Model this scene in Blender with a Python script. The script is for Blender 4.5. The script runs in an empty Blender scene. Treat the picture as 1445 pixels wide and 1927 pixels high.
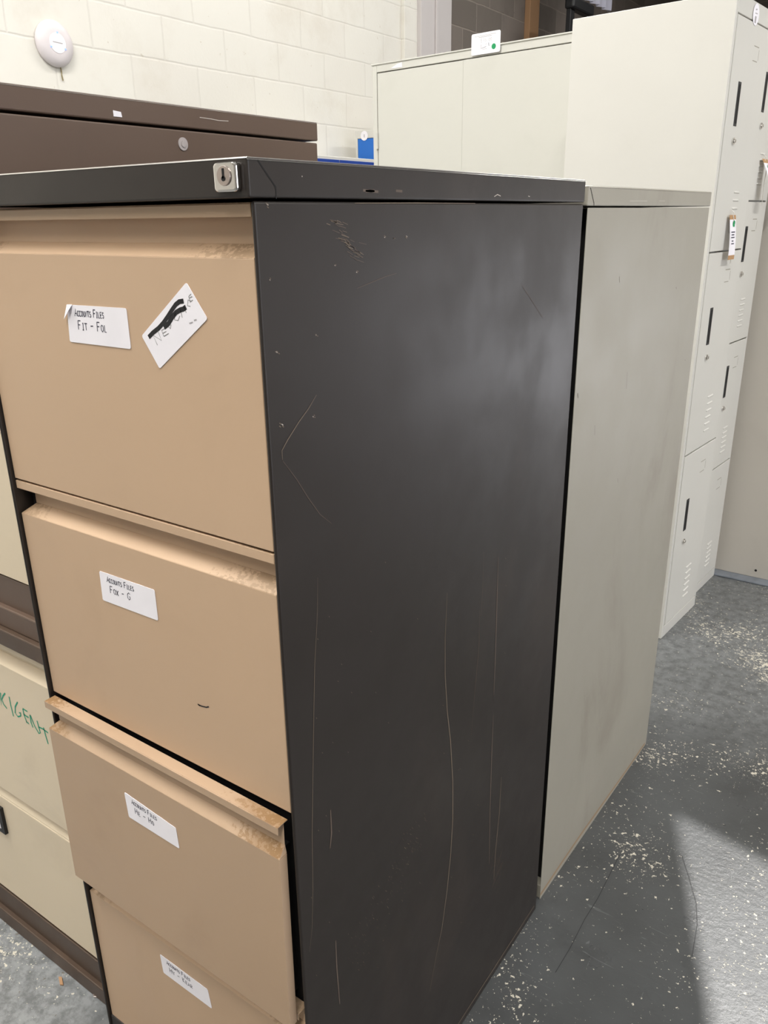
import bpy, bmesh, math, random
from mathutils import Vector, Matrix
random.seed(7)
sc = bpy.context.scene
C = sc.collection
R = math.radians

# ---------------------------------------------------------------- camera
CAM = Vector((0.4616, -0.4860, 1.2775)); YAW, PITCH, ROLL, FPX = 0.6146, 0.3529, -0.0144, 1510.2
CX, CY = 722.5, 963.5
def cam_axes():
    cy, sy = math.cos(YAW), math.sin(YAW)
    f = Vector((-sy*math.cos(PITCH), cy*math.cos(PITCH), -math.sin(PITCH)))
    r = Vector((cy, sy, 0)); u = r.cross(f)
    return r*math.cos(ROLL)+u*math.sin(ROLL), -r*math.sin(ROLL)+u*math.cos(ROLL), f
cr, cu, cf = cam_axes()
cam_d = bpy.data.cameras.new('camera'); cam = bpy.data.objects.new('camera', cam_d); C.objects.link(cam)
cam.matrix_world = Matrix(((cr.x, cu.x, -cf.x, CAM.x), (cr.y, cu.y, -cf.y, CAM.y), (cr.z, cu.z, -cf.z, CAM.z), (0, 0, 0, 1)))
cam_d.sensor_fit = 'VERTICAL'; cam_d.sensor_height = 32.0; cam_d.lens = FPX/1927*32.0
cam_d.clip_start = 0.02; cam_d.clip_end = 60
sc.camera = cam

# ---------------------------------------------------------------- view, world, lights
sc.view_settings.view_transform = 'Standard'; sc.view_settings.look = 'None'
sc.view_settings.gamma = 1.0; sc.view_settings.exposure = 0.20
sc.view_settings.use_curve_mapping = False
sc.cycles.use_denoising = True
sc.cycles.max_bounces = 8; sc.cycles.diffuse_bounces = 4; sc.cycles.glossy_bounces = 4
w = bpy.data.worlds.new('world'); sc.world = w; w.use_nodes = True
w.node_tree.nodes['Background'].inputs[0].default_value = (0.9, 0.95, 1.0, 1)
w.node_tree.nodes['Background'].inputs[1].default_value = 0.12
CEIL = 3.9
# strip lights hanging under the ceiling: (x, y, length along y, power)
STRIPS = [(-1.5, -0.2, 2.4, 120), (-1.7, 3.4, 2.4, 45), (0.9, -1.7, 2.4, 118), (2.4, 2.2, 2.4, 90), (-0.6, 6.6, 2.4, 70)]
SUN_AZ, SUN_EL = Vector((0.06, 1.0, 0)).normalized(), 58.0      # sun slanting in through an added roof opening
PATCH = [(.141, 1.105), (.66, -.148), (2.1, -.20), (1.75, .80)]   # where it lands on the floor
sd = bpy.data.lights.new('sun', 'SUN'); sd.energy = 3.2; sd.angle = R(.5); sd.color = (1, .98, .95)
so = bpy.data.objects.new('sun', sd); C.objects.link(so)
SUN_DIR = (SUN_AZ*math.cos(R(SUN_EL))+Vector((0, 0, math.sin(R(SUN_EL))))).normalized()
so.rotation_euler = SUN_DIR.to_track_quat('Z', 'Y').to_euler(); so.location = (0, 0, 6)
LIGHT_COL = (1.0, 0.98, 0.945)

# ---------------------------------------------------------------- helpers
def at(px, py, ax, v):
    """point of the photograph on the plane axis=v"""
    d = cf + cr*((px-CX)/FPX) - cu*((py-CY)/FPX)
    t = (v-CAM[ax])/d[ax]
    return CAM + d*t

class MB:
    def __init__(s): s.v = []; s.f = []; s.m = []
    def add(s, vs, fs, mi=0):
        o = len(s.v); s.v += [tuple(x) for x in vs]
        for f in fs: s.f.append(tuple(i+o for i in f)); s.m.append(mi)
    def box(s, x0, x1, y0, y1, z0, z1, mi=0):
        x0, x1 = min(x0, x1), max(x0, x1); y0, y1 = min(y0, y1), max(y0, y1); z0, z1 = min(z0, z1), max(z0, z1)
        vs = [(x0,y0,z0),(x1,y0,z0),(x1,y1,z0),(x0,y1,z0),(x0,y0,z1),(x1,y0,z1),(x1,y1,z1),(x0,y1,z1)]
        s.add(vs, [(0,3,2,1),(4,5,6,7),(0,1,5,4),(1,2,6,5),(2,3,7,6),(3,0,4,7)], mi)
    def prism(s, pts, off, mi=0):
        """closed polygon pts (3D) extruded by vector off"""
        n = len(pts); off = Vector(off); P = [Vector(p) for p in pts]
        s.add(P+[p+off for p in P], [tuple(range(n))[::-1], tuple(range(n, 2*n))]+[(i, (i+1) % n, n+(i+1) % n, n+i) for i in range(n)], mi)
    def ribbon(s, pts, width, nrm, mi=0, taper=False):
        P = [Vector(p) for p in pts]; nrm = Vector(nrm).normalized(); n = len(P)
        L = []
        for i, p in enumerate(P):
            d = (P[min(i+1, n-1)]-P[max(i-1, 0)])
            if d.length < 1e-9: d = Vector((0, 0, 1))
            sd = d.normalized().cross(nrm).normalized()
            ww = width*.5
            if taper: ww *= 0.25+0.75*math.sin(math.pi*(i+.5)/n)
            L.append((p-sd*ww, p+sd*ww))
        vs = [q for ab in L for q in ab]
        s.add(vs, [(2*i, 2*i+1, 2*i+3, 2*i+2) for i in range(n-1)], mi)
    def cyl(s, c, r, h, axis=2, n=24, mi=0, r2=None):
        r2 = r if r2 is None else r2
        ring = []
        for k, (rr, hh) in enumerate(((r, 0), (r2, h))):
            for i in range(n):
                a = 2*math.pi*i/n; u, v = rr*math.cos(a), rr*math.sin(a)
                p = [c[0], c[1], c[2]]
                if axis == 0: p[0] += hh; p[1] += u; p[2] += v
                elif axis == 1: p[1] += hh; p[0] += u; p[2] += v
                else: p[2] += hh; p[0] += u; p[1] += v
                ring.append(p)
        s.add(ring, [tuple(range(n))[::-1], tuple(range(n, 2*n))]+[(i, (i+1) % n, n+(i+1) % n, n+i) for i in range(n)], mi)
    def tube(s, pts, r, n=8, mi=0):
        P = [Vector(p) for p in pts]; vs = []
        for i, p in enumerate(P):
            d = (P[min(i+1, len(P)-1)]-P[max(i-1, 0)]).normalized()
            a = d.cross(Vector((0, 0, 1)));
            if a.length < 1e-3: a = d.cross(Vector((1, 0, 0)))
            a.normalize(); b = d.cross(a)
            for k in range(n):
                t = 2*math.pi*k/n; vs.append(p+a*(r*math.cos(t))+b*(r*math.sin(t)))
        fs = [(i*n+k, i*n+(k+1) % n, (i+1)*n+(k+1) % n, (i+1)*n+k) for i in range(len(P)-1) for k in range(n)]
        fs += [tuple(range(n))[::-1], tuple(range((len(P)-1)*n, len(P)*n))]
        s.add(vs, fs, mi)
    def build(s, name, mats, parent=None, bevel=0.0, seg=2, smooth=False):
        me = bpy.data.meshes.new(name); me.from_pydata(s.v, [], s.f)
        for m in (mats if isinstance(mats, (list, tuple)) else [mats]): me.materials.append(m)
        for p, mi in zip(me.polygons, s.m): p.material_index = mi; p.use_smooth = smooth
        bm = bmesh.new(); bm.from_mesh(me); bmesh.ops.recalc_face_normals(bm, faces=bm.faces); bm.to_mesh(me); bm.free()
        o = bpy.data.objects.new(name, me); C.objects.link(o)
        if parent: o.parent = parent
        if bevel:
            b = o.modifiers.new('bevel', 'BEVEL'); b.width = bevel; b.segments = seg; b.limit_method = 'ANGLE'; b.angle_limit = R(40)
            b.harden_normals = False
        return o

def tag(o, label=None, cat=None, group=None, kind=None):
    if label: o['label'] = label
    if cat: o['category'] = cat
    if group: o['group'] = group
    if kind: o['kind'] = kind
    return o
def thing(name, label, cat, loc=(0, 0, 0), rz=0, group=None):
    o = bpy.data.objects.new(name, None); C.objects.link(o); o.location = loc; o.rotation_euler = (0, 0, rz)
    o.empty_display_size = .1
    return tag(o, label, cat, group)
def struct(o): o['kind'] = 'structure'; return o

def srgb(r, g, b):
    f = lambda c: (c/255/12.92) if c/255 <= .04045 else ((c/255+.055)/1.055)**2.4
    return (f(r), f(g), f(b), 1)

# ---------------------------------------------------------------- materials
class NT:
    def __init__(s, name):
        s.mat = bpy.data.materials.new(name); s.mat.use_nodes = True; s.t = s.mat.node_tree
        s.b = s.t.nodes['Principled BSDF']
        s.geo = s.t.nodes.new('ShaderNodeTexCoord')
    def n(s, typ, **kw):
        n = s.t.nodes.new(typ)
        for k, v in kw.items(): setattr(n, k, v)
        return n
    def link(s, a, b): s.t.links.new(a, b)
    def noise(s, scale, detail=4, rough=.55, vec=None, stretch=None, dist=0):
        n = s.n('ShaderNodeTexNoise'); n.inputs['Scale'].default_value = scale; n.inputs['Detail'].default_value = detail
        n.inputs['Roughness'].default_value = rough; n.inputs['Distortion'].default_value = dist
        v = vec or s.geo.outputs['Object']
        if stretch:
            m = s.n('ShaderNodeMapping'); m.inputs['Scale'].default_value = stretch; s.link(v, m.inputs[0]); v = m.outputs[0]
        s.link(v, n.inputs['Vector']); return n.outputs['Fac']
    def ramp(s, fac, a, b, lo=0., hi=1.):
        m = s.n('ShaderNodeMapRange'); m.interpolation_type = 'SMOOTHSTEP'
        m.inputs['From Min'].default_value = a; m.inputs['From Max'].default_value = b
        m.inputs['To Min'].default_value = lo; m.inputs['To Max'].default_value = hi
        s.link(fac, m.inputs['Value']); return m.outputs[0]
    def math(s, op, a, b=None):
        m = s.n('ShaderNodeMath', operation=op)
        for i, x in enumerate((a, b)):
            if x is None: continue
            if isinstance(x, (int, float)): m.inputs[i].default_value = x
            else: s.link(x, m.inputs[i])
        return m.outputs[0]
    def mix(s, fac, a, b):
        m = s.n('ShaderNodeMix', data_type='RGBA')
        if isinstance(fac, (int, float)): m.inputs[0].default_value = fac
        else: s.link(fac, m.inputs[0])
        for i, x in ((6, a), (7, b)):
            if isinstance(x, tuple): m.inputs[i].default_value = x
            else: s.link(x, m.inputs[i])
        return m.outputs[2]
    def xyz(s, which='Object'):
        x = s.n('ShaderNodeSeparateXYZ'); s.link(s.geo.outputs[which], x.inputs[0]); return x.outputs
    def bump(s, h, strength, dist=.001):
        b = s.n('ShaderNodeBump'); b.inputs['Strength'].default_value = strength; b.inputs['Distance'].default_value = dist
        s.link(h, b.inputs['Height']); s.link(b.outputs[0], s.b.inputs['Normal'])
    def col(s, c):
        if isinstance(c, tuple): s.b.inputs['Base Color'].default_value = c
        else: s.link(c, s.b.inputs['Base Color'])
    def rough(s, r):
        if isinstance(r, (int, float)): s.b.inputs['Roughness'].default_value = r
        else: s.link(r, s.b.inputs['Roughness'])

def plain(name, col, rough=.5, metal=0., spec=.5):
    t = NT(name); c2 = tuple(min(1, x*1.12) for x in col[:3])+(1,)
    t.col(t.mix(t.noise(14, 3), tuple(x*.94 for x in col[:3])+(1,), c2)); t.rough(rough)
    t.b.inputs['Metallic'].default_value = metal; t.b.inputs['Specular IOR Level'].default_value = spec
    return t.mat

def paint(name, col, rough=.42, smudge=None, smudge_amt=.35, var=.06, wear=None, wear_amt=0., spec=.5, streak=False):
    """powder-coated sheet steel: soft mottling, handling smudges, dust and wear on upward faces"""
    t = NT(name)
    lo = tuple(x*(1-var) for x in col[:3])+(1,); hi = tuple(min(1, x*(1+var)) for x in col[:3])+(1,)
    c = t.mix(t.noise(3.5, 4), lo, hi)
    if smudge:
        n = t.noise(5.0, 6, .62, dist=.6, stretch=(1, 1, .45) if streak else None)
        c = t.mix(t.math('MULTIPLY', t.ramp(n, .52, .74), smudge_amt), c, smudge)
    if wear:
        g = t.n('ShaderNodeSeparateXYZ'); t.link(t.geo.outputs['Normal'], g.inputs[0])
        up = t.ramp(g.outputs[2], .25, .6)
        x = t.xyz()
        ends = t.math('MAXIMUM', t.ramp(x[0], -.15, -.015), t.ramp(x[0], -.34, -.415))
        k = t.math('ADD', t.math('MULTIPLY', ends, .22), -.04)
        spots = t.ramp(t.math('ADD', t.noise(150, 6, .68), k), .61, .66)
        film = t.math('MULTIPLY', t.ramp(t.math('ADD', t.noise(16, 5, .6), k), .48, .75), .55)
        edge = t.math('ADD', t.math('MULTIPLY', ends, .92), .08)
        m = t.math('MULTIPLY', t.math('MULTIPLY', t.math('MAXIMUM', t.math('MULTIPLY', spots, .85), film), up), edge)
        c = t.mix(t.math('MULTIPLY', m, wear_amt), c, wear)
    t.col(c)
    t.rough(t.ramp(t.noise(7, 5), .3, .7, rough-.05, rough+.07))
    t.b.inputs['Specular IOR Level'].default_value = spec
    t.bump(t.noise(420, 2), .05, .0006)
    return t.mat

M = {}
M['tan'] = paint('tan_paint', srgb(194, 165, 136), .46, srgb(172, 144, 117), .25, wear=srgb(130, 106, 78), wear_amt=.75)
M['rust'] = paint('tan_paint_worn', srgb(182, 155, 128), .46, srgb(160, 134, 110), .3, wear=srgb(132, 98, 56), wear_amt=1.0)
M['black'] = paint('dark_brown_paint', srgb(39, 33, 29), .42, srgb(60, 50, 43), .34, var=.08, spec=.5, streak=True)
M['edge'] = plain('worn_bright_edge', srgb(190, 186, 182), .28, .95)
M['scratch'] = plain('bare_scratch', srgb(114, 100, 84), .5)
M['scuff'] = plain('pale_scuff', srgb(92, 79, 69), .55)
M['chip'] = plain('chipped_paint', srgb(196, 186, 176), .6)
M['seam'] = plain('seam_shadow', srgb(14, 12, 12), .8)
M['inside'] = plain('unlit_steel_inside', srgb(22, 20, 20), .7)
M['chrome'] = plain('chrome', srgb(215, 212, 208), .14, 1.0)
M['dull_chrome'] = plain('brushed_metal', srgb(190, 178, 172), .34, 1.0)
M['label'] = plain('white_paper', srgb(236, 233, 238), .75)
M['ink'] = plain('grey_ink', srgb(66, 64, 78), .8)
M['marker'] = plain('black_marker', srgb(16, 16, 20), .6)
M['pen'] = plain('thin_pen', srgb(120, 120, 118), .8)
M['green_ink'] = plain('green_marker', srgb(28, 150, 118), .6)
M['brown'] = paint('brown_paint', srgb(94, 76, 64), .45, srgb(82, 66, 58), .4)
M['brown2'] = paint('brown_paint_scuffed', srgb(76, 60, 48), .42, srgb(118, 96, 78), .5)
M['cream'] = paint('cream_paint', srgb(220, 204, 178), .45, srgb(198, 182, 158), .4)
M['olive'] = paint('olive_grey_paint', srgb(156, 151, 138), .46, srgb(138, 130, 117), .6, streak=True)
M['locker'] = paint('pale_grey_paint', srgb(210, 208, 201), .42, srgb(202, 199, 191), .2, var=.02)
M['cupboard'] = paint('pale_grey_cupboard_paint', srgb(204, 203, 195), .42, srgb(192, 191, 182), .2, var=.02)
M['panel'] = paint('warm_grey_paint', srgb(198, 192, 182), .5, srgb(188, 182, 172), .3, var=.03)
M['blue'] = paint('blue_paint', srgb(28, 108, 200), .45, var=.03)
M['navy'] = paint('dark_blue_paint', srgb(34, 66, 150), .45, var=.03)
M['plastic'] = plain('white_plastic', srgb(212, 205, 206), .45)
M['plastic2'] = plain('white_plastic_centre', srgb(236, 232, 236), .4)
M['grey'] = plain('grey_text', srgb(168, 164, 166), .7)
M['card'] = plain('brown_card', srgb(176, 138, 98), .8)
M['green'] = plain('green_dot', srgb(10, 146, 88), .6)
M['blackp'] = plain('black_plastic', srgb(18, 18, 20), .5)
M['wood'] = paint('rough_timber', srgb(170, 132, 96), .7, srgb(140, 104, 72), .5)
M['colsteel'] = paint('pale_column_paint', srgb(196, 190, 188), .5, var=.03)
M['string'] = plain('white_string', srgb(232, 228, 222), .8)
M['sill'] = paint('blue_grey_sill_paint', srgb(128, 134, 142), .5, srgb(90, 94, 100), .6)
def emis(name, col, s):
    t = NT(name); t.col(col); t.b.inputs['Emission Color'].default_value = col; t.b.inputs['Emission Strength'].default_value = s
    return t.mat
M['led'] = emis('blue_led', (.15, .25, 1, 1), 1.6)
M['daylight'] = emis('daylight_beyond_door', (.92, .93, 1, 1), 2.7)
M['daylight2'] = emis('daylight_beyond_side_door', (.90, .92, 1, 1), 2.9)
M['tube'] = emis('strip_light_diffuser', LIGHT_COL+(1,), 3.0)
t = NT('clear_plastic_sheet'); t.col(srgb(200, 200, 215)); t.rough(.2); t.b.inputs['Alpha'].default_value = .45; M['sheet'] = t.mat

def blockwork(name, c1, c2, mortar, bump, stain, amt):
    t = NT(name)
    x = t.xyz(); cmb = t.n('ShaderNodeCombineXYZ')
    t.link(t.math('ADD', x[1], .13), cmb.inputs[0]); t.link(t.math('ADD', x[2], -2.02+.195*12), cmb.inputs[1])
    br = t.n('ShaderNodeTexBrick'); br.offset = .5
    for k, v in (('Scale', 1.), ('Mortar Size', .008), ('Mortar Smooth', 1.), ('Brick Width', .42), ('Row Height', .195), ('Bias', 0.)):
        br.inputs[k].default_value = v
    wob = t.n('ShaderNodeVectorMath', operation='ADD'); nz = t.n('ShaderNodeTexNoise'); nz.inputs['Scale'].default_value = 6
    t.link(t.geo.outputs['Object'], nz.inputs['Vector'])
    sc_ = t.n('ShaderNodeVectorMath', operation='SCALE'); sc_.inputs['Scale'].default_value = .012
    t.link(nz.outputs['Color'], sc_.inputs[0]); t.link(cmb.outputs[0], wob.inputs[0]); t.link(sc_.outputs[0], wob.inputs[1])
    t.link(wob.outputs[0], br.inputs['Vector'])
    br.inputs['Color1'].default_value = c1; br.inputs['Color2'].default_value = c2; br.inputs['Mortar'].default_value = mortar
    c = t.mix(t.math('MULTIPLY', t.ramp(t.noise(2.2, 8, .65), .50, .78), amt), br.outputs['Color'], stain)
    c = t.mix(t.math('MULTIPLY', t.ramp(t.noise(28, 3, .6), .69, .73), amt*1.6), c, stain)
    t.col(c); t.rough(.75)
    h = t.math('ADD', t.math('MULTIPLY', br.outputs['Fac'], -1.0), t.math('MULTIPLY', t.noise(60, 5), .35))
    t.bump(h, bump, .006)
    return t.mat
M['wall'] = blockwork('white_painted_blockwork', srgb(222, 219, 210), srgb(219, 215, 206), srgb(214, 210, 201), .28, srgb(200, 192, 178), .5)
M['dark_wall'] = blockwork('bare_dark_blockwork', srgb(124, 114, 106), srgb(104, 96, 88), srgb(140, 130, 120), .5, srgb(84, 76, 70), .5)

def floor_mat():
    t = NT('worn_painted_concrete'); x = t.xyz()
    base = t.mix(t.ramp(t.noise(1.3, 5, .6), .35, .65), srgb(64, 65, 65), srgb(82, 84, 85))
    base = t.mix(t.math('MULTIPLY', t.ramp(t.noise(9, 6, .65), .5, .75), .45), base, srgb(52, 53, 53))
    # dust lying along the foot of the stacked cabinets; walkway by the lockers painted lighter for dust and bright light
    wob = t.math('MULTIPLY', t.math('ADD', t.noise(5, 4, .6), -.5), .5)
    dust = t.ramp(t.math('ADD', x[0], wob), -.30, -.62)
    aisle = t.math('MULTIPLY', t.ramp(t.math('ADD', x[1], wob), 1.25, 1.6), .55)
    mott = t.ramp(t.noise(38, 6, .7), .35, .62, .35, 1)
    base = t.mix(t.math('MULTIPLY', t.math('MULTIPLY', t.math('MAXIMUM', dust, aisle), mott), .8), base, srgb(150, 153, 154))
    sc1 = t.ramp(t.noise(14, 3, .6, stretch=(1, 9, 1), dist=1.5), .67, .72)
    sc2 = t.ramp(t.noise(11, 3, .6, stretch=(8, 1.5, 1), dist=1.2), .68, .73)
    base = t.mix(t.math('MULTIPLY', t.math('MAXIMUM', sc1, sc2), .32), base, srgb(136, 138, 138))
    # paint flaked down to pale concrete, densest in two worn bands across the aisle
    yy = t.math('ADD', x[1], t.math('MULTIPLY', wob, .5))
    band = lambda c, w_: t.math('SUBTRACT', t.ramp(yy, c-w_, c), t.ramp(yy, c, c+w_))
    bands = t.math('MAXIMUM', t.math('MAXIMUM', band(1.32, .16), band(1.95, .30)), t.math('MULTIPLY', band(.92, .2), .3))
    bands = t.math('MULTIPLY', bands, t.ramp(x[0], -.2, .1))
    patches = t.math('ADD', t.ramp(t.noise(3.1, 4, .6), .40, .68, -.035, .055), t.math('MULTIPLY', bands, .055))
    f1 = t.ramp(t.math('ADD', t.noise(88, 4, .6), patches), .645, .665)
    f2 = t.ramp(t.math('ADD', t.noise(40, 6, .68), patches), .67, .685)
    f3 = t.ramp(t.math('ADD', t.noise(170, 3, .6), patches), .675, .70)
    fl = t.math('MAXIMUM', t.math('MAXIMUM', f1, f2), f3)
    c = t.mix(t.math('MULTIPLY', fl, .85), base, srgb(216, 209, 192))
    bits = t.math('MULTIPLY', t.ramp(t.noise(60, 5, .65, vec=None, stretch=(1.1, 1, 1.3)), .64, .67), dust)
    c = t.mix(t.math('MULTIPLY', bits, .7), c, srgb(96, 84, 70))
    t.col(c)
    t.rough(t.math('ADD', t.ramp(t.noise(3, 6, .6), .3, .7, .25, .40), t.math('MULTIPLY', t.math('MAXIMUM', fl, dust), .22)))
    h = t.math('ADD', t.noise(70, 6, .7), t.math('MULTIPLY', fl, -.4))
    t.bump(h, .32, .003)
    return t.mat
M['floor'] = floor_mat()
M['crack'] = plain('floor_crack', srgb(46, 46, 48), .6)
t = NT('pale_ceiling'); t.col(srgb(200, 200, 196)); t.rough(.8); M['ceiling'] = t.mat
M['white'] = plain('white_partition_paint', srgb(232, 230, 226), .6)
M['room'] = plain('distant_wall_paint', srgb(150, 146, 140), .8)

# ---------------------------------------------------------------- room shell
WX = -3.0; RX = 6.4
m = MB(); m.box(WX-.2, RX+.2, -4.2, 11.2, -.2, 0)
def floor_line(pts, wd): m.ribbon([at(px, py, 2, .0008) for px, py in pts], wd, (0, 0, 1), 1)
floor_line([(1166, 1608), (1150, 1640), (1125, 1690), (1100, 1730), (1072, 1785), (1045, 1830)], .0014)
floor_line([(1283, 1610), (1296, 1650), (1310, 1700), (1312, 1740), (1302, 1800)], .0012)
struct(m.build('floor', [M['floor'], M['crack']]))
m = MB(); m.box(WX-.2, WX, -4, 4.86, 0, CEIL); struct(m.build('wall_left', M['wall']))
m = MB(); m.box(WX-.2, WX, 4.86, 11, 0, CEIL); struct(m.build('wall_left_unpainted', M['dark_wall']))
m = MB(); m.box(WX, RX, 11, 11.2, 0, CEIL); struct(m.build('wall_back', M['dark_wall']))
m = MB(); m.box(RX, RX+.2, -4, 11, 0, CEIL); struct(m.build('wall_right', M['room']))
m = MB(); m.box(WX, RX, -4.2, -4, 0, CEIL); struct(m.build('wall_front', M['room']))
# ceiling with an added opening, cut to shape the sun patch on the floor
hole = [Vector((x, y, 0))+SUN_DIR*(CEIL/SUN_DIR.z) for x, y in PATCH]
outer = [Vector((WX-.2, 11.2, CEIL)), Vector((WX-.2, -4.2, CEIL)), Vector((RX+.2, -4.2, CEIL)), Vector((RX+.2, 11.2, CEIL))]
m = MB()
for i in range(4):
    j = (i+1) % 4; m.prism([outer[i], outer[j], hole[j], hole[i]], (0, 0, .03))
struct(m.build('ceiling', M['ceiling']))
# unseen partition with a glowing panel, both added for the sheen on the cabinet side
m = MB(); m.box(.95, 2.45, 4.29, 4.30, 0, 1.15); struct(m.build('door_1', M['daylight']))
m = MB(); m.box(.80, .95, 4.26, 4.40, 0, CEIL); m.box(2.45, RX, 4.26, 4.40, 0, CEIL); m.box(.95, 2.45, 4.26, 4.40, 1.15, CEIL); struct(m.build('wall_partition', M['room']))
# unseen glowing panel on the right wall, added to brighten the locker faces
m = MB(); m.box(RX-.02, RX, -1.2, 2.8, 0, 2.7); struct(m.build('door_2', M['daylight2']))
# painted pier and the pale steel column at the end of the white wall
m = MB(); m.box(WX, WX+.03, 4.70, 4.86, 0, CEIL); struct(m.build('trim_1', M['wall'], bevel=.004))
m = MB(); m.box(WX, WX+.06, 4.86, 5.27, 0, CEIL); m.box(WX+.06, WX+.075, 5.04, 5.075, 0, CEIL)
struct(m.build('trim_2', M['colsteel'], bevel=.004))
m = MB(); m.box(WX, WX+.05, 6.57, 6.75, 0, CEIL); struct(m.build('trim_3', M['wood'], bevel=.004))
# low painted sill under the tall warm-grey unit
m = MB(); m.box(-.45, 1.7, 2.455, 3.1, 0, .008); struct(m.build('trim_4', M['sill'], bevel=.003))

# strip lights
for i, (x, y, L, P) in enumerate(STRIPS):
    nm = ['above the stacked brown cabinets', 'above the pale cupboard', 'behind the photographer', 'above the aisle beside the olive cabinet', 'over the bare block wall'][i]
    t_ = thing('strip_light', 'long white ceiling strip light '+nm, 'ceiling light', (x, y, CEIL-.03), 0, 'ceiling strip lights')
    m = MB(); m.box(-.06, .06, -L/2, L/2, -.03, .03); m.build('housing', M['plastic'], t_, .004)
    m = MB(); m.box(-.05, .05, -L/2+.02, L/2-.02, -.075, -.031); m.build('diffuser', M['tube'], t_, .01)
    ld = bpy.data.lights.new('strip_lamp', 'AREA'); ld.shape = 'RECTANGLE'; ld.size = .10; ld.size_y = L; ld.energy = P; ld.color = LIGHT_COL
    lo = bpy.data.objects.new('strip_lamp', ld); C.objects.link(lo); lo.parent = t_; lo.location = (0, 0, -.085)

# ---------------------------------------------------------------- handwriting
G = {
 'A': ['0,0 2,6 4,0', '.8,2.2 3.2,2.2'], 'C': ['3.8,5 2.6,6 1,5.4 .2,3 .8,.8 2.4,0 4,1'],
 'O': ['2,6 .4,4.6 .4,1.4 2,0 3.6,1.4 3.6,4.6 2,6'], 'U': ['.3,6 .3,1.6 1.6,0 3,.6 3.7,2 3.7,6'],
 'N': ['.3,0 .3,6 3.6,0 3.7,6'], 'T': ['0,6 4,6', '2,6 2,0'], 'S': ['3.6,5.2 2,6 .5,4.9 1,3.4 3.2,2.6 3.6,1.2 2,0 .2,.8'],
 'F': ['.4,0 .4,6', '.4,6 3.8,6', '.4,3.2 3,3.2'], 'I': ['2,0 2,6', '1,6 3,6', '1,0 3,0'], 'L': ['.6,6 .6,0 3.8,0'],
 'E': ['3.7,6 .5,6 .5,0 3.8,0', '.5,3.1 3,3.1'], 'X': ['0,6 4,0', '4,6 0,0'], 'G': ['3.8,5 2,6 .4,4.4 .4,1.4 2,0 3.7,1 3.7,2.8 2.2,2.8'],
 'H': ['.4,0 .4,6', '3.6,0 3.6,6', '.4,3.1 3.6,3.1'], 'Y': ['.2,6 2,3 3.8,6', '2,3 2,0'], 'K': ['.5,0 .5,6', '3.6,6 .5,2.8 3.8,0'],
 'R': ['.5,0 .5,6 2.8,6 3.6,4.6 2.8,3.2 .5,3 3.7,0'], '-': ['.5,3 3.6,3.2'], 'W': ['0,6 1,0 2,4 3,0 4,6'], '.': ['1.8,0 2.2,.4'],
 '0': ['2,6 .6,4.4 .6,1.4 2,0 3.4,1.4 3.4,4.4 2,6'], '7': ['.3,6 3.7,6 1.6,0'], '5': ['3.5,6 .8,6 .6,3.6 2.6,3.8 3.6,2 2.4,0 .4,.6'],
 '£': ['3.6,5 2.4,6 1.3,5 1.5,1 .5,0 3.8,0', '.5,3 2.8,3']}
def strokes(text, u0, v0, h, adv, asp=.62, slope=0.):
    """text -> list of polylines in label space (u right, v up); first letter of a word is larger"""
    out = []; u = u0; first = True
    for ch in text:
        if ch == ' ': u += adv*.9; first = True; continue
        k = 1.35 if first else 1.0
        first = False
        for s in G[ch]:
            pl = [tuple(float(q) for q in p.split(',')) for p in s.split()]
            out.append([(u+x/4*h*asp*k*1.0+random.uniform(-1, 1)*h*.02, v0+slope*(u-u0)+y/6*h*k) for x, y in pl])
        u += adv*(k*.9+.1)
    return out

def quad_map(q):
    TL, TR, BR, BL = [Vector(p) for p in q]
    return lambda u, v: (TL*(1-u)+TR*u)*v+(BL*(1-u)+BR*u)*(1-v)

def sticker(name, quad, nrm, parent, text, ink, thick=.0004, r=.06, width=.00105, label=None, extra=None):
    """thin paper rectangle with rounded corners and handwriting; quad = TL,TR,BR,BL on the surface"""
    f = quad_map(quad); nrm = Vector(nrm); asp = (Vector(quad[1])-Vector(quad[0])).length/(Vector(quad[3])-Vector(quad[0])).length
    pts = []
    for cu_, cv_, a0 in ((1, 1, 0), (0, 1, 90), (0, 0, 180), (1, 0, 270)):
        for k in range(5):
            a = R(a0+22.5*k); ru, rv = r/asp, r
            pts.append(f(cu_+(-ru if cu_ else ru)+ru*math.cos(a), cv_+(-rv if cv_ else rv)+rv*math.sin(a)))
    m = MB(); m.prism(pts, nrm*thick)
    for pl, wd, mi in [(p, width, 1) for p in text]+(extra or []):
        m.ribbon([f(u, v)+nrm*(thick+.00012) for u, v in pl], wd, nrm, mi)
    o = m.build(name, [M['label'], ink, M['marker'], M['grey'], M['green']], parent)
    if label: o['label'] = label
    return o

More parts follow.
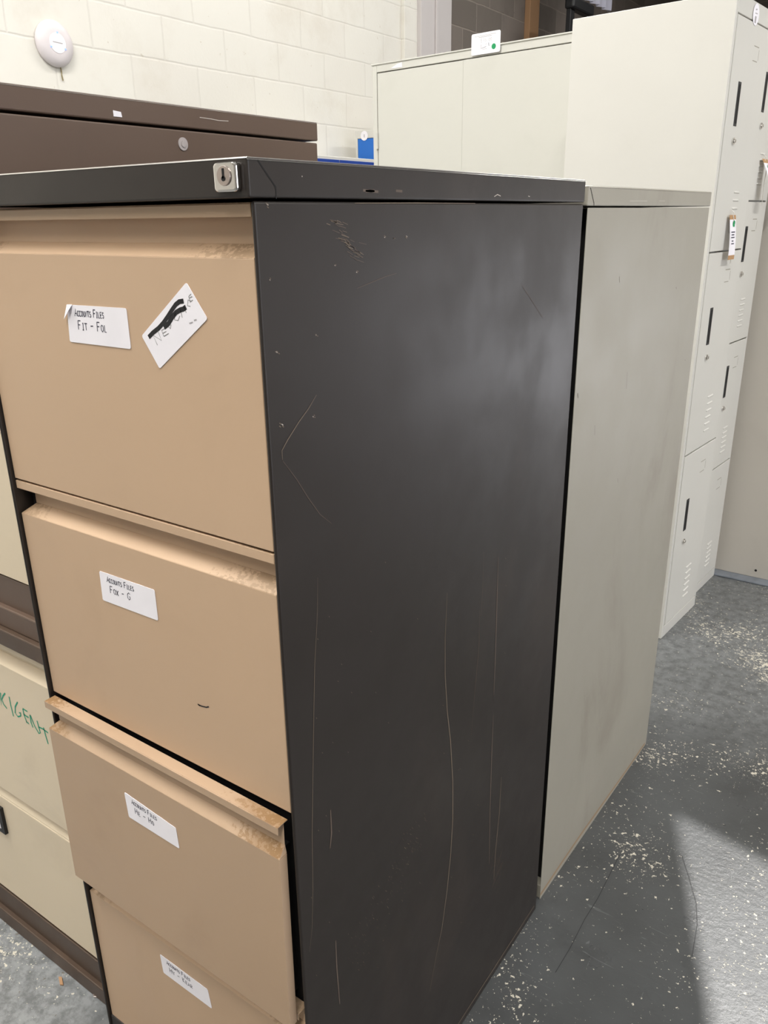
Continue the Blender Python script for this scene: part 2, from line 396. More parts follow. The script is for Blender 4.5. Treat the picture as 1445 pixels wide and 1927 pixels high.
# ---------------------------------------------------------------- filing cabinets
def drawer(parent, xl, xr, zt, zb, yf, mats, strip=True, lip=.010, name='drawer', g=.0165):
    """pressed-steel drawer front: top grip rail, finger recess, sloped shoulder, flat panel"""
    m = MB(); th = .0012
    if strip:
        # rail: front lip, top, rear web
        m.box(xl, xr, yf, yf+th, zt-lip, zt)
        m.box(xl, xr, yf+th, max(yf+g, .0035) if yf < 0 else yf+g, zt-th, zt)
        m.box(xl+.010, xr-.002, yf+g-th, yf+g, zt-.031, zt-th)
    # shoulder + panel
    zs, ze = zt-.030, zt-.0415
    P = lambda x, y, z: (x, y, z)
    A = [P(xl+.012, yf+g, zs), P(xr-.002, yf+g, zs), P(xr, yf, ze), P(xl, yf, ze)]
    B = [P(xl+.012, yf+g, zs-.004), P(xr-.002, yf+g, zs-.004), P(xr, yf+g, ze-.004), P(xl, yf+g, ze-.004)]
    # solid shoulder wedge
    m.add([A[0], A[1], A[2], A[3], (xl, yf+g, ze), (xr, yf+g, ze)], [(0, 1, 2, 3), (3, 2, 5, 4), (0, 4, 5, 1), (0, 3, 4), (1, 5, 2)])
    m.box(xl, xr, yf, yf+g, zb, ze)
    o = m.build(name, mats, parent, bevel=.0022, seg=3)
    # the tray behind the front
    return o

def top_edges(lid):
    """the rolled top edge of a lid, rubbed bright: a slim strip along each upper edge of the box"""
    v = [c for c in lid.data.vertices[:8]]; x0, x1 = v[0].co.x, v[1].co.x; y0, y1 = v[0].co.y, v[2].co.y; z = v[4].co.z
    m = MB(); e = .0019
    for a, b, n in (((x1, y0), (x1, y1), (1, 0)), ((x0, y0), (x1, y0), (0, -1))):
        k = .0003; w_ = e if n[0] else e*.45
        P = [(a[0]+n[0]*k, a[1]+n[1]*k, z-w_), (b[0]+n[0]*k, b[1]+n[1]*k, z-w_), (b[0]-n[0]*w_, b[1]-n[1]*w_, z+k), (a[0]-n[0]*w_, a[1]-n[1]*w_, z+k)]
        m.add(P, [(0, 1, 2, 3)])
    m.build('worn_edge', M['edge'], lid)  # pale metallic strip stands in for the highlight along the lid edge

def cabinet_shell(parent, W, D, H, hl, z0, z1, mat, side_extra=None, lid_extra=None, stile=.0040, y_in=.024, lid_mats=None, body_name='body', plinth_mat=None, lf=.006, mid_rails=()):
    m = MB()
    zt = H-hl-.0022
    m.box(-stile, 0, 0, D, 0, zt); m.box(-W, -W+stile, 0, D, 0, zt)
    m.box(-W+stile, -stile, D-.004, D, 0, zt)
    m.box(-W+stile, -stile, .003, y_in, 0, z0)            # plinth rail
    m.box(-W+stile, -stile, .012, D-.004, z1, zt)         # head rail and top web
    if side_extra: side_extra(m)
    body = m.build(body_name, [mat, M['scratch'], M['scuff'], M['chip']], parent, bevel=.0022, seg=3)
    m = MB(); m.box(-W+stile, -stile, y_in, D-.004, .004, zt-.001); m.build('drawer_bay', M['inside'], parent)
    m = MB(); m.box(-W-.001, .0015, -lf, D, H-hl, H)
    if lid_extra: lid_extra(m)
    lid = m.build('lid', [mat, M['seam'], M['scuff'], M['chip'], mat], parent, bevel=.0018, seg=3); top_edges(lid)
    return body, lid

W, D, H, HL = .4254, .665, 1.321, .0288
t_main = thing('filing_cabinet', 'tall four-drawer filing cabinet, near-black case with tan drawers, filling the foreground', 'filing cabinet')
def X(px, py): p = at(px, py, 0, .0003); return (0.0003, p.y, p.z)
def main_side(m):
    N = (1, 0, 0)
    S = lambda pts, wd, mi=1: m.ribbon([X(*p) for p in pts], wd, N, mi, True)
    k = 560/1164
    Z = lambda pts: [(520+x*k, 1000+y*k) for x, y in pts]
    S(Z([(668, 240), (660, 420), (660, 560), (668, 700), (681, 820), (690, 980), (690, 1120), (682, 1260), (668, 1400), (648, 1550), (625, 1660), (600, 1800)]), .0018)
    S(Z([(162, 180), (160, 330), (150, 520), (145, 800), (142, 1000), (140, 1200), (143, 1400), (140, 1550), (130, 1645)]), .0007)
    S(Z([(868, 100), (862, 300), (856, 500), (850, 640)]), .0022, 2)
    S(Z([(848, 720), (842, 880), (835, 1100), (832, 1300)]), .0022, 2)
    S(Z([(880, 960), (872, 1100), (858, 1240), (850, 1360)]), .0016)
    S(Z([(795, 310), (792, 450), (775, 640), (762, 800)]), .0010, 2)
    S(Z([(812, 80), (806, 240), (800, 330)]), .0008, 2)
    S(Z([(232, 1600), (236, 1700), (248, 1850)]), .0022, 2)
    S(Z([(212, 1090), (216, 1180), (210, 1240)]), .0024, 2)
    k2 = 630/1445
    Y = lambda pts: [(480+x*k2, 340+y*k2) for x, y in pts]
    S(Y([(265, 925), (230, 985), (190, 1040), (140, 1120), (116, 1165), (118, 1205)]), .0009)
    S(Y([(120, 1210), (180, 1290), (230, 1370), (280, 1440), (330, 1480)]), .0007, 2)
    S(Y([(610, 400), (560, 415), (500, 440), (440, 465)]), .0006, 2)
    S(Y([(1150, 450), (1190, 510), (1240, 590)]), .0006, 2)
    S(Y([(430, 97), (700, 96), (950, 98)]), .0008)
    # brushed scuff near the top, chips and specks
    for i in range(46):
        a = i/46; cx_ = 330+110*a+random.gauss(0, 16); cy_ = 165+175*a+random.gauss(0, 14)
        S(Y([(cx_, cy_), (cx_+random.uniform(14, 34), cy_+random.uniform(5, 14))]), random.uniform(.0004, .0010), 2 if random.random() < .6 else 1)
    for px, py, r_ in ((650, 238, 7), (60, 423, 5), (265, 665, 5), (252, 1015, 5), (92, 738, 8), (345, 366, 4), (112, 1050, 9), (440, 392, 4), (560, 240, 4), (600, 245, 4), (50, 103, 10)):
        for j in range(4):
            dx, dy = random.uniform(-r_, r_), random.uniform(-r_, r_)
            S(Y([(px+dx, py+dy), (px+dx+r_*.8, py+dy+r_*.6)]), .0010, 3 if j == 0 else 1)
    for i in range(120):      # rubbed diagonal band low on the side
        a = random.random(); cx_ = 560-260*a+random.gauss(0, 26); cy_ = 1150+540*a+random.gauss(0, 40)
        S(Z([(cx_, cy_), (cx_+random.uniform(2, 6), cy_+random.uniform(2, 8))]), random.uniform(.0003, .0009), 2 if random.random() < .8 else 1)
    for i in range(26):
        cx_, cy_ = 858+random.gauss(0, 14), 1320+random.gauss(0, 40)
        S(Z([(cx_+12, cy_-22), (cx_, cy_+18)]), .0009, 2)
    for i in range(40):
        cx_, cy_ = random.uniform(60, 1000), random.uniform(60, 1800)
        S(Z([(cx_, cy_), (cx_+3, cy_+4)]), .0007, 1)
    # highlight line of the lower rim, painted as a lighter ribbon
    m.ribbon([(.0003, y, .016) for y in (0.02, .2, .4, .655)], .0022, N, 1)
def main_lid(m):
    N = (1, 0, 0); xx = .0017
    P = lambda px, py: (xx, at(px, py, 0, xx).y, at(px, py, 0, xx).z)
    m.ribbon([P(485, 301), P(519, 352), P(520, 374)], .0012, N, 1)
    for pts, mi in (([(683, 358), (712, 361)], 1), ([(688, 360), (705, 359)], 1), ([(745, 359), (757, 360)], 1), ([(930, 370), (936, 366), (942, 369)], 2), ([(568, 331), (569, 333)], 2), ([(994, 369), (997, 370)], 2)):
        m.ribbon([P(*p) for p in pts], .0022 if mi == 1 else .0009, N, mi+1)
body, lid = cabinet_shell(t_main, W, D, H, HL, .112, 1.284, M['black'], main_side, main_lid)
m = MB(); m.box(-W+.009, -.009, .006, .020, 1.2795, 1.2895); m.build('head_rail', M['tan'], t_main, .001)
XL, XR = -.4195, -.0085
d1 = drawer(t_main, XL, XR, 1.2885, .9925, .005, M['tan'])
d2 = drawer(t_main, XL, XR, .990, .699, .005, M['tan'])
d3 = drawer(t_main, XL+.004, XR-.0035, .6950, .4045, -.0125, M['rust'], g=.012)
# the third drawer sags a little towards its right-hand side
TILT = R(.6); piv = Matrix.Translation((XL, 0, .6965))
d3.matrix_basis = piv @ Matrix.Rotation(TILT, 4, 'Y') @ piv.inverted()
d4 = drawer(t_main, XL, XR-.009, .4035, .112, .005, M['tan'])
# the open drawer's side return behind its front
m = MB(); m.box(XL+.020, XR-.022, .0045, .3, .42, .64); m.build('tray', M['inside'], d3)
for d_, l_ in ((d1, 'top drawer with two white paper labels'), (d2, 'second drawer, labelled FOX - G'), (d3, 'third drawer standing slightly open, rubbed bare at its right corner'), (d4, 'bottom drawer half cut by the frame')): d_['label'] = l_
def FQ(q, y): return [(at(px, py, 1, y).x, y, at(px, py, 1, y).z) for px, py in q]
AF = lambda second, u2=.17: strokes('ACCOUNTS FILES', .13, .71, .145, .0345, .21)+strokes(second, u2, .36, .175, .05, .23)
sticker('paper_label', FQ([(126, 573), (238, 580), (247, 657), (132, 643)], .0047), (0, -1, 0), d1, AF('FIT - FOL'), M['ink'], label='white label reading ACCOUNTS FILES FIT - FOL')
# torn curl at its upper left corner and underlayer at lower right
q = FQ([(126, 573), (136, 573), (135, 582), (125, 600)], .0040)
m = MB(); m.prism([q[0], q[1], (q[2][0], .001, q[2][2]), (q[3][0], .0015, q[3][2])], (0, -.0004, 0)); m.build('curled_corner', M['label'], d1)
P1 = lambda px, py: (px, py)
A_ = [(267, 632), (351, 531), (391, 600), (301, 694)]
q2 = FQ(A_, .0047)
def inv_uv(px, py):   # label-space position of a photo pixel, by a small search on the quad
    f = quad_map(q2); p = at(px, py, 1, .0047); u = v = .5
    for _ in range(12):
        c = f(u, v); du = f(u+.01, v)-c; dv = f(u, v+.01)-c; r_ = p-c
        a, b, c_, d_ = du.x, dv.x, du.z, dv.z; det = a*d_-b*c_
        u += .01*(r_.x*d_-b*r_.z)/det; v += .01*(a*r_.z-c_*r_.x)/det
    return u, v
k3 = 320/1445
mk = lambda pts: [inv_uv(100+x*k3, 500+y*k3) for x, y in pts]
heavy = [(mk([(815, 608), (850, 570), (900, 530), (940, 485), (975, 435), (1010, 380), (1045, 330), (1075, 305), (1112, 300)]), .0042, 2),
         (mk([(945, 525), (985, 490), (1020, 430), (1050, 395), (1085, 375), (1110, 368), (1132, 350)]), .0044, 2)]
tx = []
for s_ in ([(890, 675), (852, 590), (925, 635), (890, 545)], [(945, 600), (925, 550), (968, 520)], [(935, 575), (965, 558)], [(945, 600), (985, 575)], [(985, 520), (1000, 535), (1005, 500)],
           [(1040, 400), (1035, 460), (1065, 465), (1080, 425)], [(1085, 375), (1100, 440)], [(1115, 350), (1135, 400)], [(1175, 300), (1150, 290), (1145, 340), (1170, 345)], [(1175, 240), (1155, 262), (1168, 310), (1190, 290)], [(1160, 275), (1185, 262)]):
    tx.append((mk(s_), .0007, 1))
tx.append((mk([(1160, 490), (1190, 480)]), .0012, 3)); tx.append((mk([(1200, 465), (1222, 458)]), .0012, 3))
sticker('paper_label', q2, (0, -1, 0), d1, [], M['pen'], label='tilted white label, NEW OFFICE struck through in black marker', extra=heavy+tx)
sticker('paper_label', FQ([(187, 1074), (291, 1110), (298, 1168), (194, 1129)], .0047), (0, -1, 0), d2, AF('FOX - G'), M['ink'], label='white label reading ACCOUNTS FILES FOX - G')
sticker('paper_label', FQ([(234, 1490), (331, 1558), (338, 1597), (243, 1537)], -.0128), (0, -1, 0), d3, AF('HE - HO'), M['ink'], label='white label reading ACCOUNTS FILES HE - HO').matrix_parent_inverse = d3.matrix_basis.inverted()
sticker('paper_label', FQ([(301, 1795), (391, 1862), (399, 1898), (308, 1830)], .0047), (0, -1, 0), d4, AF('HY - KEAR'), M['ink'], label='white label reading ACCOUNTS FILES HY - KEAR')
m = MB(); m.ribbon(FQ([(373, 1326), (380, 1329), (388, 1331), (393, 1330)], .0047), .0016, (0, -1, 0)); m.ribbon(FQ([(372, 1325), (376, 1328)], .0047), .0018, (0, -1, 0))
m.build('pen_mark', M['marker'], d2)
# lid lock
zc, xc = 1.3072, -.0175
lk = MB()
pr = []
for a0, sx, sz in ((0, 1, 1), (90, -1, 1), (180, -1, -1), (270, 1, -1)):
    for k in range(5):
        a = R(a0+22.5*k); pr.append((xc+sx*.0080+.0042*math.cos(a), -.006, zc+sz*.0078+.0028*math.sin(a)))
lk.prism(pr, (0, -.006, 0)); lock = lk.build('lock', M['chrome'], t_main, bevel=.0018, seg=3); lock['label'] = 'square chrome lock'
m = MB(); m.cyl((xc, -.0132, zc+.001), .0072, .0016, 1, 32); m.build('key_cylinder', M['dull_chrome'], lock, .0004)
m = MB(); m.box(xc-.0009, xc+.0009, -.0136, -.0130, zc-.001, zc+.0062); m.cyl((xc, -.0136, zc-.001), .0019, .0006, 1, 16); m.build('keyhole', M['seam'], lock)

# olive-grey cabinet standing behind it
t_ol = thing('filing_cabinet', 'olive-grey steel filing cabinet standing directly behind the near-black one', 'filing cabinet', (-.003, .690, 0), R(-1.25))
Do, Ho = .612, 1.3145
def ol_side(m):
    N = (1, 0, 0)
    for px, py, L, w_ in ((1165, 520, 16, .001), (1178, 700, 50, .0008), (1090, 740, 14, .002), (1265, 540, 6, .002), (1160, 900, 14, .0008), (1280, 676, 4, .0015), (1120, 800, 30, .0008)):
        p = at(px, py, 0, 0); m.ribbon([(.0003, p.y-.69, p.z), (.0003, p.y-.69+.003, p.z-L*.0006)], w_, N, 1)
    m.ribbon([(.0003, y, .012+.004*math.sin(9*y)) for y in (.0, .1, .2, .35, .5, .6)], .007, N, 2)
def ol_lid(m):
    N = (1, 0, 0); m.ribbon([(.0018, .000, 1.312), (.0018, .017, 1.291), (.0018, .017, 1.288)], .0014, N, 1)
    m.ribbon([(.0018, .16, 1.295), (.0018, .24, 1.2955)], .0016, N, 2); m.ribbon([(.0018, .30, 1.296), (.0018, .33, 1.296)], .0014, N, 2)
b_, l_ = cabinet_shell(t_ol, .4254, Do, Ho, .027, .03, 1.284, M['olive'], ol_side, ol_lid, stile=.0012)
l_.data.materials[2] = plain('pale_rub', srgb(176, 172, 160), .5)
b_.data.materials[1] = plain('dark_dent', srgb(104, 96, 84), .5); b_.data.materials[2] = plain('rusty_edge', srgb(156, 132, 104), .6)
for zt in (1.268, .98, .69, .40): drawer(t_ol, XL, -.016, zt, zt-.287, .004, M['black'])  # dark fronts put the shade of the narrow gap into the drawer colour

# stacked brown two-drawer cabinets with cream drawers
SX, SY, SD, SH = -.472, .062, .597, .7125
def two_drawer(label, z, lower):
    t_ = thing('filing_cabinet', label, 'filing cabinet', (SX, SY, z), 0, 'stacked brown two-drawer cabinets')
    Wc = .62
    def extra(m):
        if not lower:
            m.ribbon([(.0003, y, .648) for y in (.26, .30, .36, .42)], .0001, (1, 0, 0), 1)
    zt = SH-.028-.003
    m = MB(); st = .010
    m.box(-st, 0, 0, SD, 0, zt); m.box(-Wc, -Wc+st, 0, SD, 0, zt); m.box(-Wc+st, -st, SD-.004, SD, 0, zt)
    m.box(-Wc+st, -st, .002, .03, 0, .083); m.box(-Wc+st, -st, .012, SD-.004, .672, zt)
    m.box(-Wc, 0, -.006, .004, .0, .034)
    bd = m.build('body', M['brown2'] if lower else M['brown'], t_, .002)
    m = MB(); m.box(-Wc+st, -st, .03, SD-.004, .004, zt-.001); m.build('drawer_bay', M['inside'], t_)
    m = MB(); m.box(-Wc-.001, .0015, -.014 if lower else -.006, SD, SH-.028, SH); ld = m.build('lid', M['brown'] if not lower else M['brown2'], t_, .0018)
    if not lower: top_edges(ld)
    a = drawer(t_, -Wc+.011, -.011, .672, .358, .000, M['cream'])
    if lower:
        m = MB(); yf = .003
        m.add([(-Wc+.011, .017, .357), (-.011, .017, .357), (-.011, yf, .331), (-Wc+.011, yf, .331), (-Wc+.011, .017, .331), (-.011, .017, .331)], [(0, 1, 2, 3), (3, 2, 5, 4), (0, 4, 5, 1), (0, 3, 4), (1, 5, 2)])
        m.box(-Wc+.011, -.011, yf, .017, .088, .331)
        b = m.build('drawer', M['cream'], t_, .0022)
    else: b = drawer(t_, -Wc+.011, -.011, .372, .086, .000, M['cream'])
    return t_, a, b, ld
t_lo, lo_a, lo_b, _ = two_drawer('brown two-drawer cabinet with cream drawers on the floor, lower of the stacked pair', 0, True)
t_up, up_a, up_b, up_lid = two_drawer('brown two-drawer cabinet with cream drawers, resting on top of its twin at left', SH, False)
# green marker writing on the lower cabinet's upper drawer
k4 = 200/1071
m = MB()
for s_ in ([(-18, 470), (-12, 330), (12, 470), (4, 340)], [(50, 345), (28, 375), (18, 410), (35, 455), (68, 500)], [(90, 380), (108, 470), (135, 578)],
           [(176, 435), (152, 480), (152, 545), (180, 582), (208, 575), (206, 540), (192, 545)], [(228, 505), (245, 575), (270, 640)], [(228, 500), (275, 530)], [(235, 555), (262, 575), (288, 592)], [(262, 632), (290, 652)],
           [(300, 563), (312, 640), (332, 692)], [(303, 565), (350, 680), (392, 752), (405, 745), (372, 622)], [(388, 685), (430, 705), (484, 745)], [(438, 690), (458, 770), (485, 858)]):
    m.ribbon([(at(x*k4, 1240+y*k4, 1, SY-.0004).x-SX, -.0004, at(x*k4, 1240+y*k4, 1, SY-.0004).z) for x, y in s_], .0026, (0, -1, 0))
m.build('green_writing', M['green_ink'], lo_a)['label'] = 'green marker letters ending in ENT'
# black card holder on the bottom cream drawer
p = at(14, 1573, 1, SY); p2 = at(1, 1518, 1, SY)
xr_ = p.x-SX; m = MB()
m.box(xr_-.11, xr_, -.003, .003, .248, .305); m.box(xr_-.102, xr_-.010, -.0036, -.003, .258, .297, 1)
hd = m.build('card_holder', [M['blackp'], M['label']], lo_b, .0008); hd['label'] = 'black card holder with a white insert'
# side bolt, paper scrap and scratch on the upper cabinet
p = at(344, 271, 0, SX)
m = MB(); m.cyl((0, p.y-SY, p.z-SH), .0085, .0012, 0, 24); m.cyl((.0012, p.y-SY, p.z-SH), .0042, .0012, 0, 16); m.build('side_plug', plain('grey_plug', srgb(170, 162, 160), .5), t_up)
p = at(219, 215, 0, SX)
m = MB(); m.prism([(.0016, p.y-SY-.006, p.z-SH-.003), (.0016, p.y-SY+.007, p.z-SH-.003), (.0016, p.y-SY+.006, p.z-SH+.003), (.0016, p.y-SY-.006, p.z-SH+.004)], (.0004, 0, 0))
m.build('paper_scrap', M['label'], up_lid)
m = MB(); m.ribbon([(.0019, at(x, y, 0, SX).y-SY, at(x, y, 0, SX).z-SH) for x, y in ((374, 221), (395, 224), (410, 227), (428, 228))], .0009, (1, 0, 0)); m.build('scratch', M['chip'], up_lid)

# ---------------------------------------------------------------- lockers
LA = R(-4.5)
def locker(name, label, loc, w_, dep, Ht, tops, hs, mat, cat='locker', group=None, door_mat=None, s0=.016, detail=True, rz=LA, body_mat=None):
    """front faces local +x, width along local +y"""
    t_ = thing(name, label, cat, loc, rz, group); door_mat = door_mat or mat
    m = MB(); fr = s0
    m.box(-dep, -.018, fr, w_-fr*.6, 0, Ht)
    m.box(-dep, 0, 0, fr, 0, Ht); m.box(-dep, 0, w_-fr*.6, w_, 0, Ht)
    m.box(-.018, 0, fr, w_-fr*.6, tops[0]+.0015, Ht); m.box(-.018, 0, fr, w_-fr*.6, 0, tops[-1]-.0015)
    m.build('body', body_mat or mat, t_, .0015)
    for i in range(len(tops)-1):
        a, b = tops[i], tops[i+1]
        m = MB(); y0, y1 = fr+.0026, w_-fr*.6-.0014; z0, z1 = b+.0022, a-.0022
        # label frame bracket (embossed) and louvres
        if detail:
            by, bz = y0+.150*w_/.3, z1-.05
            for l0, l1 in (((by, bz), (by+.042, bz)), ((by+.045, bz-.005), (by+.045, bz-.030)), ((by, bz-.034), (by+.038, bz-.034))):
                m.ribbon([(.0012, *l0), (.0012, *l1)], .0022, (1, 0, 0), 1)
            vy, vz = y0+.135*w_/.3, z0+.052
            for k in range(6):
                zz = vz+k*.021*(1 if len(tops) < 5 else .8)
                m.prism([(.0, vy, zz), (.0035, vy+.002, zz-.006), (.0, vy, zz-.009)], (0, .045, 0))
        m.box(-.014, 0.001, y0, y1, z0, z1)
        dr = m.build('door', [door_mat, M['slot']], t_, .0012)
        if detail:
            hz, hy = hs[i], y0+(hs[-1] if i < 3 else .020)
            m = MB(); m.box(-.0005, .0022, hy, hy+.022, hz-.052, hz+.052); m.box(.0005, .0026, hy+.005, hy+.019, hz-.046, hz+.046, 1)
            m.build('handle', [M['handle'], M['seam']], dr, .0006)['label'] = 'black recessed handle'
            m = MB(); m.cyl((.001, hy+.012, hz-.088), .0085, .004, 0, 20); m.cyl((.005, hy+.012, hz-.088), .0045, .004, 0, 16)
            m.build('lock', M['chrome'], dr, .0006)['label'] = 'small chrome lock'
    return t_
M['slot'] = plain('shaded_emboss', srgb(150, 146, 132), .6); M['handle'] = plain('black_handle', srgb(28, 30, 34), .45)
LC = Vector((-.124, 1.866, 0)); ldv = Vector((math.sin(-LA), math.cos(-LA), 0)); lnv = Vector((math.cos(-LA), -math.sin(-LA), 0))
t_l1 = locker('steel_locker', 'tall pale grey locker with three doors, nearest the olive cabinet', LC, .302, .44, 1.78,
              [1.736, 1.173, .600, .040], [1.540, .970, .396, .062], M['locker'])
t_l2 = locker('steel_locker', 'tall pale grey locker with four narrow doors, beyond the three-door one', LC+ldv*.306-lnv*.03, .285, .44, 1.78,
              [1.735, 1.306, .880, .458, .035], [1.600, 1.182, .756, .330, .080], M['locker'])
# tall warm-grey unit at the right edge, facing the aisle
t_p = thing('tall_cabinet', 'warm grey tall steel cabinet side closing the aisle at the right edge', 'cabinet', (-.30, 2.50, .008))
m = MB(); m.box(0, .95, 0, .45, 0, 1.83); m.build('body', M['panel'], t_p, .002)
m = MB(); m.cyl((.325, -.0006, .028), .0045, .0012, 1, 12); m.build('screw_hole', M['seam'], t_p)

# pale cupboard with two doors behind the lockers
cb = R(-5.0)
t_c = thing('steel_cupboard', 'wide pale grey two-door cupboard with a price card on its top edge', 'cupboard', (-1.587, 2.38, 0), cb)
m = MB(); m.box(0, .905, .02, .42, 0, 1.83); m.box(0, .022, 0, .02, 0, 1.83); m.box(.883, .905, 0, .02, 0, 1.83); m.box(.022, .883, 0, .02, 1.801, 1.83); m.box(.022, .883, .0, .02, 0, .05)
m.box(-.004, .909, -.004, .42, 1.826, 1.831)
m.build('body', M['cupboard'], t_c, .0015)
m = MB(); m.box(.0245, .4285, .001, .018, .053, 1.7975); m.build('door', M['cupboard'], t_c, .0015)
m = MB(); m.box(.4300, .8805, -.0015, .018, .053, 1.7975); dd = m.build('door', M['cupboard'], t_c, .0015)
for z in (1.56, .3):
    m = MB(); m.cyl((.0225, -.003, z-.03), .005, .06, 2, 12); m.build('hinge', M['cupboard'], t_c)
m = MB(); m.cyl((.47, -.0015, 1.0), .012, -.01, 1, 16); m.box(.463, .477, -.03, -.011, .96, 1.04); m.build('handle', M['chrome'], dd, .002)
m = MB(); m.prism([(.093, -.0003, 1.807), (.15, -.0003, 1.806), (.148, -.0003, 1.822), (.125, -.0003, 1.819)], (0, -.0006, 0)); m.build('tape_remnant', M['label'], t_c)
# price card fixed on its front edge
t_pc = thing('price_card', 'white price card with a green dot on top edge of the pale cupboard', 'price card', Vector((-1.587, 2.38, 0))+Vector((math.cos(cb), math.sin(cb), 0))*.467+Vector((math.sin(cb), -math.cos(cb), 0))*.0062+Vector((0, 0, 1.805)), cb)
lines = [([(.1, .86), (.85, .88)], .0012, 3), ([(.25, .80), (.7, .81)], .0016, 3)]
lines += [(pl, .0011, 3) for pl in strokes('£75.00', .32, .57, .15, .065, .30)]
lines += [([(.34, .46), (.34, .28), (.44, .30), (.52, .34)], .0012, 1), ([(.60, .50), (.62, .34)], .0016, 1), ([(.38, .22), (.55, .24)], .0010, 3), ([(.48, .44), (.56, .46)], .0009, 3)]
q = [(0, 0, .066), (.119, 0, .066), (.119, 0, 0), (0, 0, 0)]
sticker('card', q, (0, -1, 0), t_pc, [], M['ink'], .0005, .09, extra=lines)
m = MB(); m.cyl((.093, -.0005, .019), .0088, -.0004, 1, 24); m.build('green_dot', M['green'], t_pc)

# round price stickers and hanging tags
def loc_on(t, y, z, out=.0015): return t.location+Matrix.Rotation(t.rotation_euler.z, 3, 'Z') @ Vector((out, y, z))
ts = thing('round_sticker', 'white round sticker with grey print on the header of the nearest locker', 'sticker', loc_on(t_l1, .150, 1.7515), LA)
m = MB(); m.cyl((0, 0, 0), .0245, .0005, 0, 32)
m.ribbon([(.0007, -.008, .010), (.0007, .004, .012)], .003, (1, 0, 0), 1); m.ribbon([(.0007, -.009, .002), (.0007, .010, .003)], .0022, (1, 0, 0), 1)
m.box(.0005, .0007, -.007, .005, -.019, -.004, 1)
m.build('disc', [M['label'], M['grey']], ts)
def hang_tag(label, t, y, z, L, wd, bow, cat='price tag'):
    o = thing('price_tag', label, cat, loc_on(t, y, z, .006), LA, 'hanging price tags')
    n = 10; m = MB()
    def pos(s, u): return Vector((bow*math.sin(s*math.pi*.55)+.001, u+.0*s, -s*L))
    for i in range(n):
        s0, s1 = i/n, (i+1)/n
        mi = 0 if (i < 1 or i == n-1) else 1
        a, b, c, d = pos(s0, 0), pos(s0, wd), pos(s1, wd), pos(s1, 0)
        m.prism([a, b, c, d], (.0007, 0, 0), mi)
    m.build('card', [M['card'], M['label']], o)
    m = MB(); c = pos(.2, wd*.62)+Vector((.0012, 0, 0)); m.cyl(c, .0095, .0005, 0, 20, 0)
    for k, (s, u0, u1) in enumerate(((.38, .2, .8), (.44, .25, .7), (.50, .2, .75), (.58, .3, .6), (.64, .25, .7))):
        a, b = pos(s, wd*u0)+Vector((.0012, 0, 0)), pos(s, wd*u1)+Vector((.0012, 0, 0)); m.ribbon([a, b], .003, (1, 0, 0), 1)
    m.build('print', [M['green'], M['ink']], o)
    m = MB(); m.tube([(-.003, wd*.4, .014), (.004, wd*.5, .006), (.003, wd*.5, -.004)], .0012); m.tube([(.003, wd*.5, -.002), (.006, wd*.8, -.03), (.005, wd*.75, -L*.6), (.006, wd*.85, -L*1.12)], .0010)
    m.build('string', M['string'], o)
    return o
hang_tag('card price tag with green dot hanging on the three-door locker', t_l1, .125, 1.268, .118, .052, .010)
hang_tag('card price tag curling outward on the four-door locker', t_l2, .150, 1.425, .115, .052, .034)

# blue lockers far back by the white wall
t_b = thing('steel_locker', 'slim grey locker with a bright blue door and a round white sticker', 'locker', (-2.90, 4.02, 0))
m = MB(); m.box(0, .30, .02, .45, 0, 1.79); m.box(0, .016, 0, .02, 0, 1.79); m.box(.284, .30, 0, .02, 0, 1.79); m.box(.016, .284, 0, .02, 1.742, 1.79); m.box(.016, .284, 0, .02, 0, .05)
m.build('body', M['locker'], t_b, .002)
m = MB(); m.box(.018, .282, .002, .018, .052, 1.740); bd = m.build('door', M['blue'], t_b, .002)
sticker('paper_label', [(.03, .0018, 1.528), (.085, .0018, 1.528), (.085, .0018, 1.49), (.03, .0018, 1.49)], (0, -1, 0), bd, [], M['ink'], extra=[([(.3, .5), (.5, .5)], .012, 1), ([(.65, .6), (.8, .6)], .010, 1)])
ts2 = thing('round_sticker', 'small white round sticker at the top of the blue locker door', 'sticker', (-2.828, 4.0185, 1.757))
m = MB(); m.cyl((0, 0, 0), .028, -.0008, 1, 28); m.ribbon([(.0, -.001, -.010), (0, -.001, .008)], .006, (0, -1, 0), 1); m.build('disc', [M['label'], M['grey']], ts2)
t_n = thing('steel_locker', 'low grey-topped dark blue locker seen just over the black lid', 'locker', (-2.60, 3.06, 0))
m = MB(); m.box(-.38, 0, 0, .80, 0, 1.60); m.build('body', M['locker'], t_n, .003)
for k in range(2):
    m = MB(); m.box(0, .004, .006+k*.397, .397+k*.397, .04, 1.583); m.build('door', M['navy'], t_n, .001)

# wireless access point on the white wall
t_a = thing('wireless_access_point', 'round white ceiling-style access point with blue lights on the white block wall', 'access point', (WX, 1.965, 2.003))
prof = [(.0, .0), (.088, .0), (.0915, .008), (.090, .016), (.080, .026), (.060, .033), (.042, .0345), (.0, .0345)]
m = MB(); n = 56; vs = []
for r_, h_ in prof[1:-1]:
    for i in range(n): a = 2*math.pi*i/n; vs.append((h_, r_*math.cos(a), r_*math.sin(a)))
k_ = len(prof)-2
fs = [(j*n+i, j*n+(i+1) % n, (j+1)*n+(i+1) % n, (j+1)*n+i) for j in range(k_-1) for i in range(n)]+[tuple(range(n))[::-1], tuple(range((k_-1)*n, k_*n))]
m.add(vs, fs); ap = m.build('shell', M['plastic'], t_a, smooth=True)
m = MB(); m.cyl((.0346, 0, 0), .040, .0012, 0, 40); m.ribbon([(.0360, -.024, .002), (.0360, .024, -.000)], .004, (1, 0, 0), 1); m.build('centre_cap', [M['plastic2'], M['grey']], t_a)
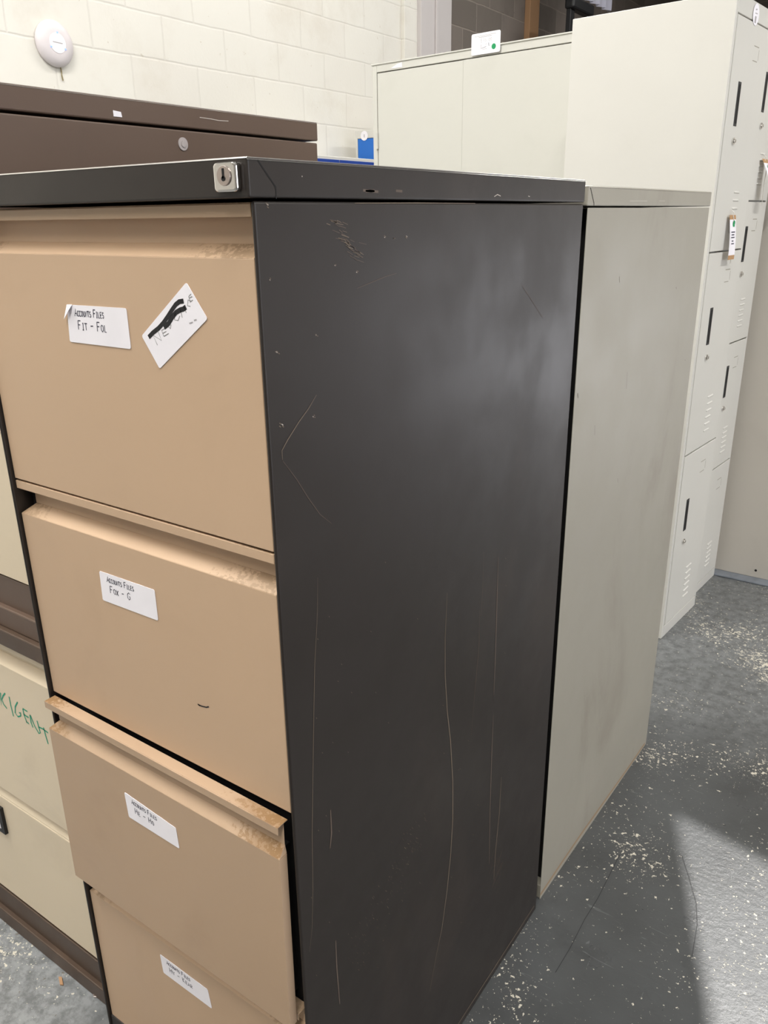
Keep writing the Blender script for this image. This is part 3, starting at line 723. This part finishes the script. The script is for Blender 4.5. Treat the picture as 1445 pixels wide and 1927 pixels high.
for dy, dz in ((.004, .040), (-.034, -.018), (.034, -.020)):
    m = MB(); m.box(.0352, .0366, dy-.0035, dy+.0035, dz-.003, dz+.003); m.build('indicator_light', M['led'], t_a)
m = MB(); m.tube([(.004, .02, -.088), (.004, .022, -.105), (.005, .020, -.120), (.004, .024, -.140)], .003); m.build('cable', plain('old_cable', srgb(140, 128, 96), .7), t_a)

# dark clutter high up against the bare wall
t_k = thing('black_stand', 'black upright stand with a short arm against the dark block wall', 'stand', (WX+.45, 6.80, 0))
base = at(1073, 30, 0, WX+.45); t_k.location = (base.x, base.y, 0)
m = MB(); m.box(-.02, .02, -.04, .04, 0, 3.4); m.build('post', M['blackp'], t_k, .004)
e = at(1108, 20, 0, WX+.45)
m = MB(); m.box(-.03, .05, -.06, e.y-base.y, e.z-.055, e.z+.03); m.build('arm', M['blackp'], t_k, .015)
m = MB(); m.box(-.25, .25, -.25, .25, 0, .03); m.build('base', M['blackp'], t_k, .01)
t_s = thing('plastic_sheet', 'crumpled clear plastic sheeting hanging from the black stand', 'plastic sheet', (base.x+.07, base.y+.05, e.z+.03))
m = MB(); nn = 14
for i in range(nn):
    y0, y1 = i*.045, (i+1)*.045; x0, x1 = .03*math.sin(i*2.1), .03*math.sin((i+1)*2.1)
    m.prism([(x0, y0, .0), (x1, y1, .0), (x1, y1, .6), (x0, y0, .6)], (.002, 0, 0))
m.build('sheet', M['sheet'], t_s)

# debris by the plinth
for i, (px, py, lab) in enumerate(((115, 1845, 'pale wood splinter on the floor beside the brown plinth'), (178, 1868, 'small bent metal clip on the floor by the cabinet foot'))):
    p = at(px, py, 2, .002)
    o = thing('wood_splinter' if i == 0 else 'metal_clip', lab, 'debris', (p.x, p.y, 0), R(-20))
    m = MB(); m.prism([(-.010, -.002, .0005), (.008, -.004, .0005), (.012, .001, .0005), (-.006, .003, .0005)], (0, 0, .003)); 
    if i: m.tube([(-.006, .004, .002), (0, .009, .004), (.006, .004, .002)], .001)
    m.build('sliver' if i == 0 else 'clip', M['wood'] if i == 0 else M['dull_chrome'], o, .0006)
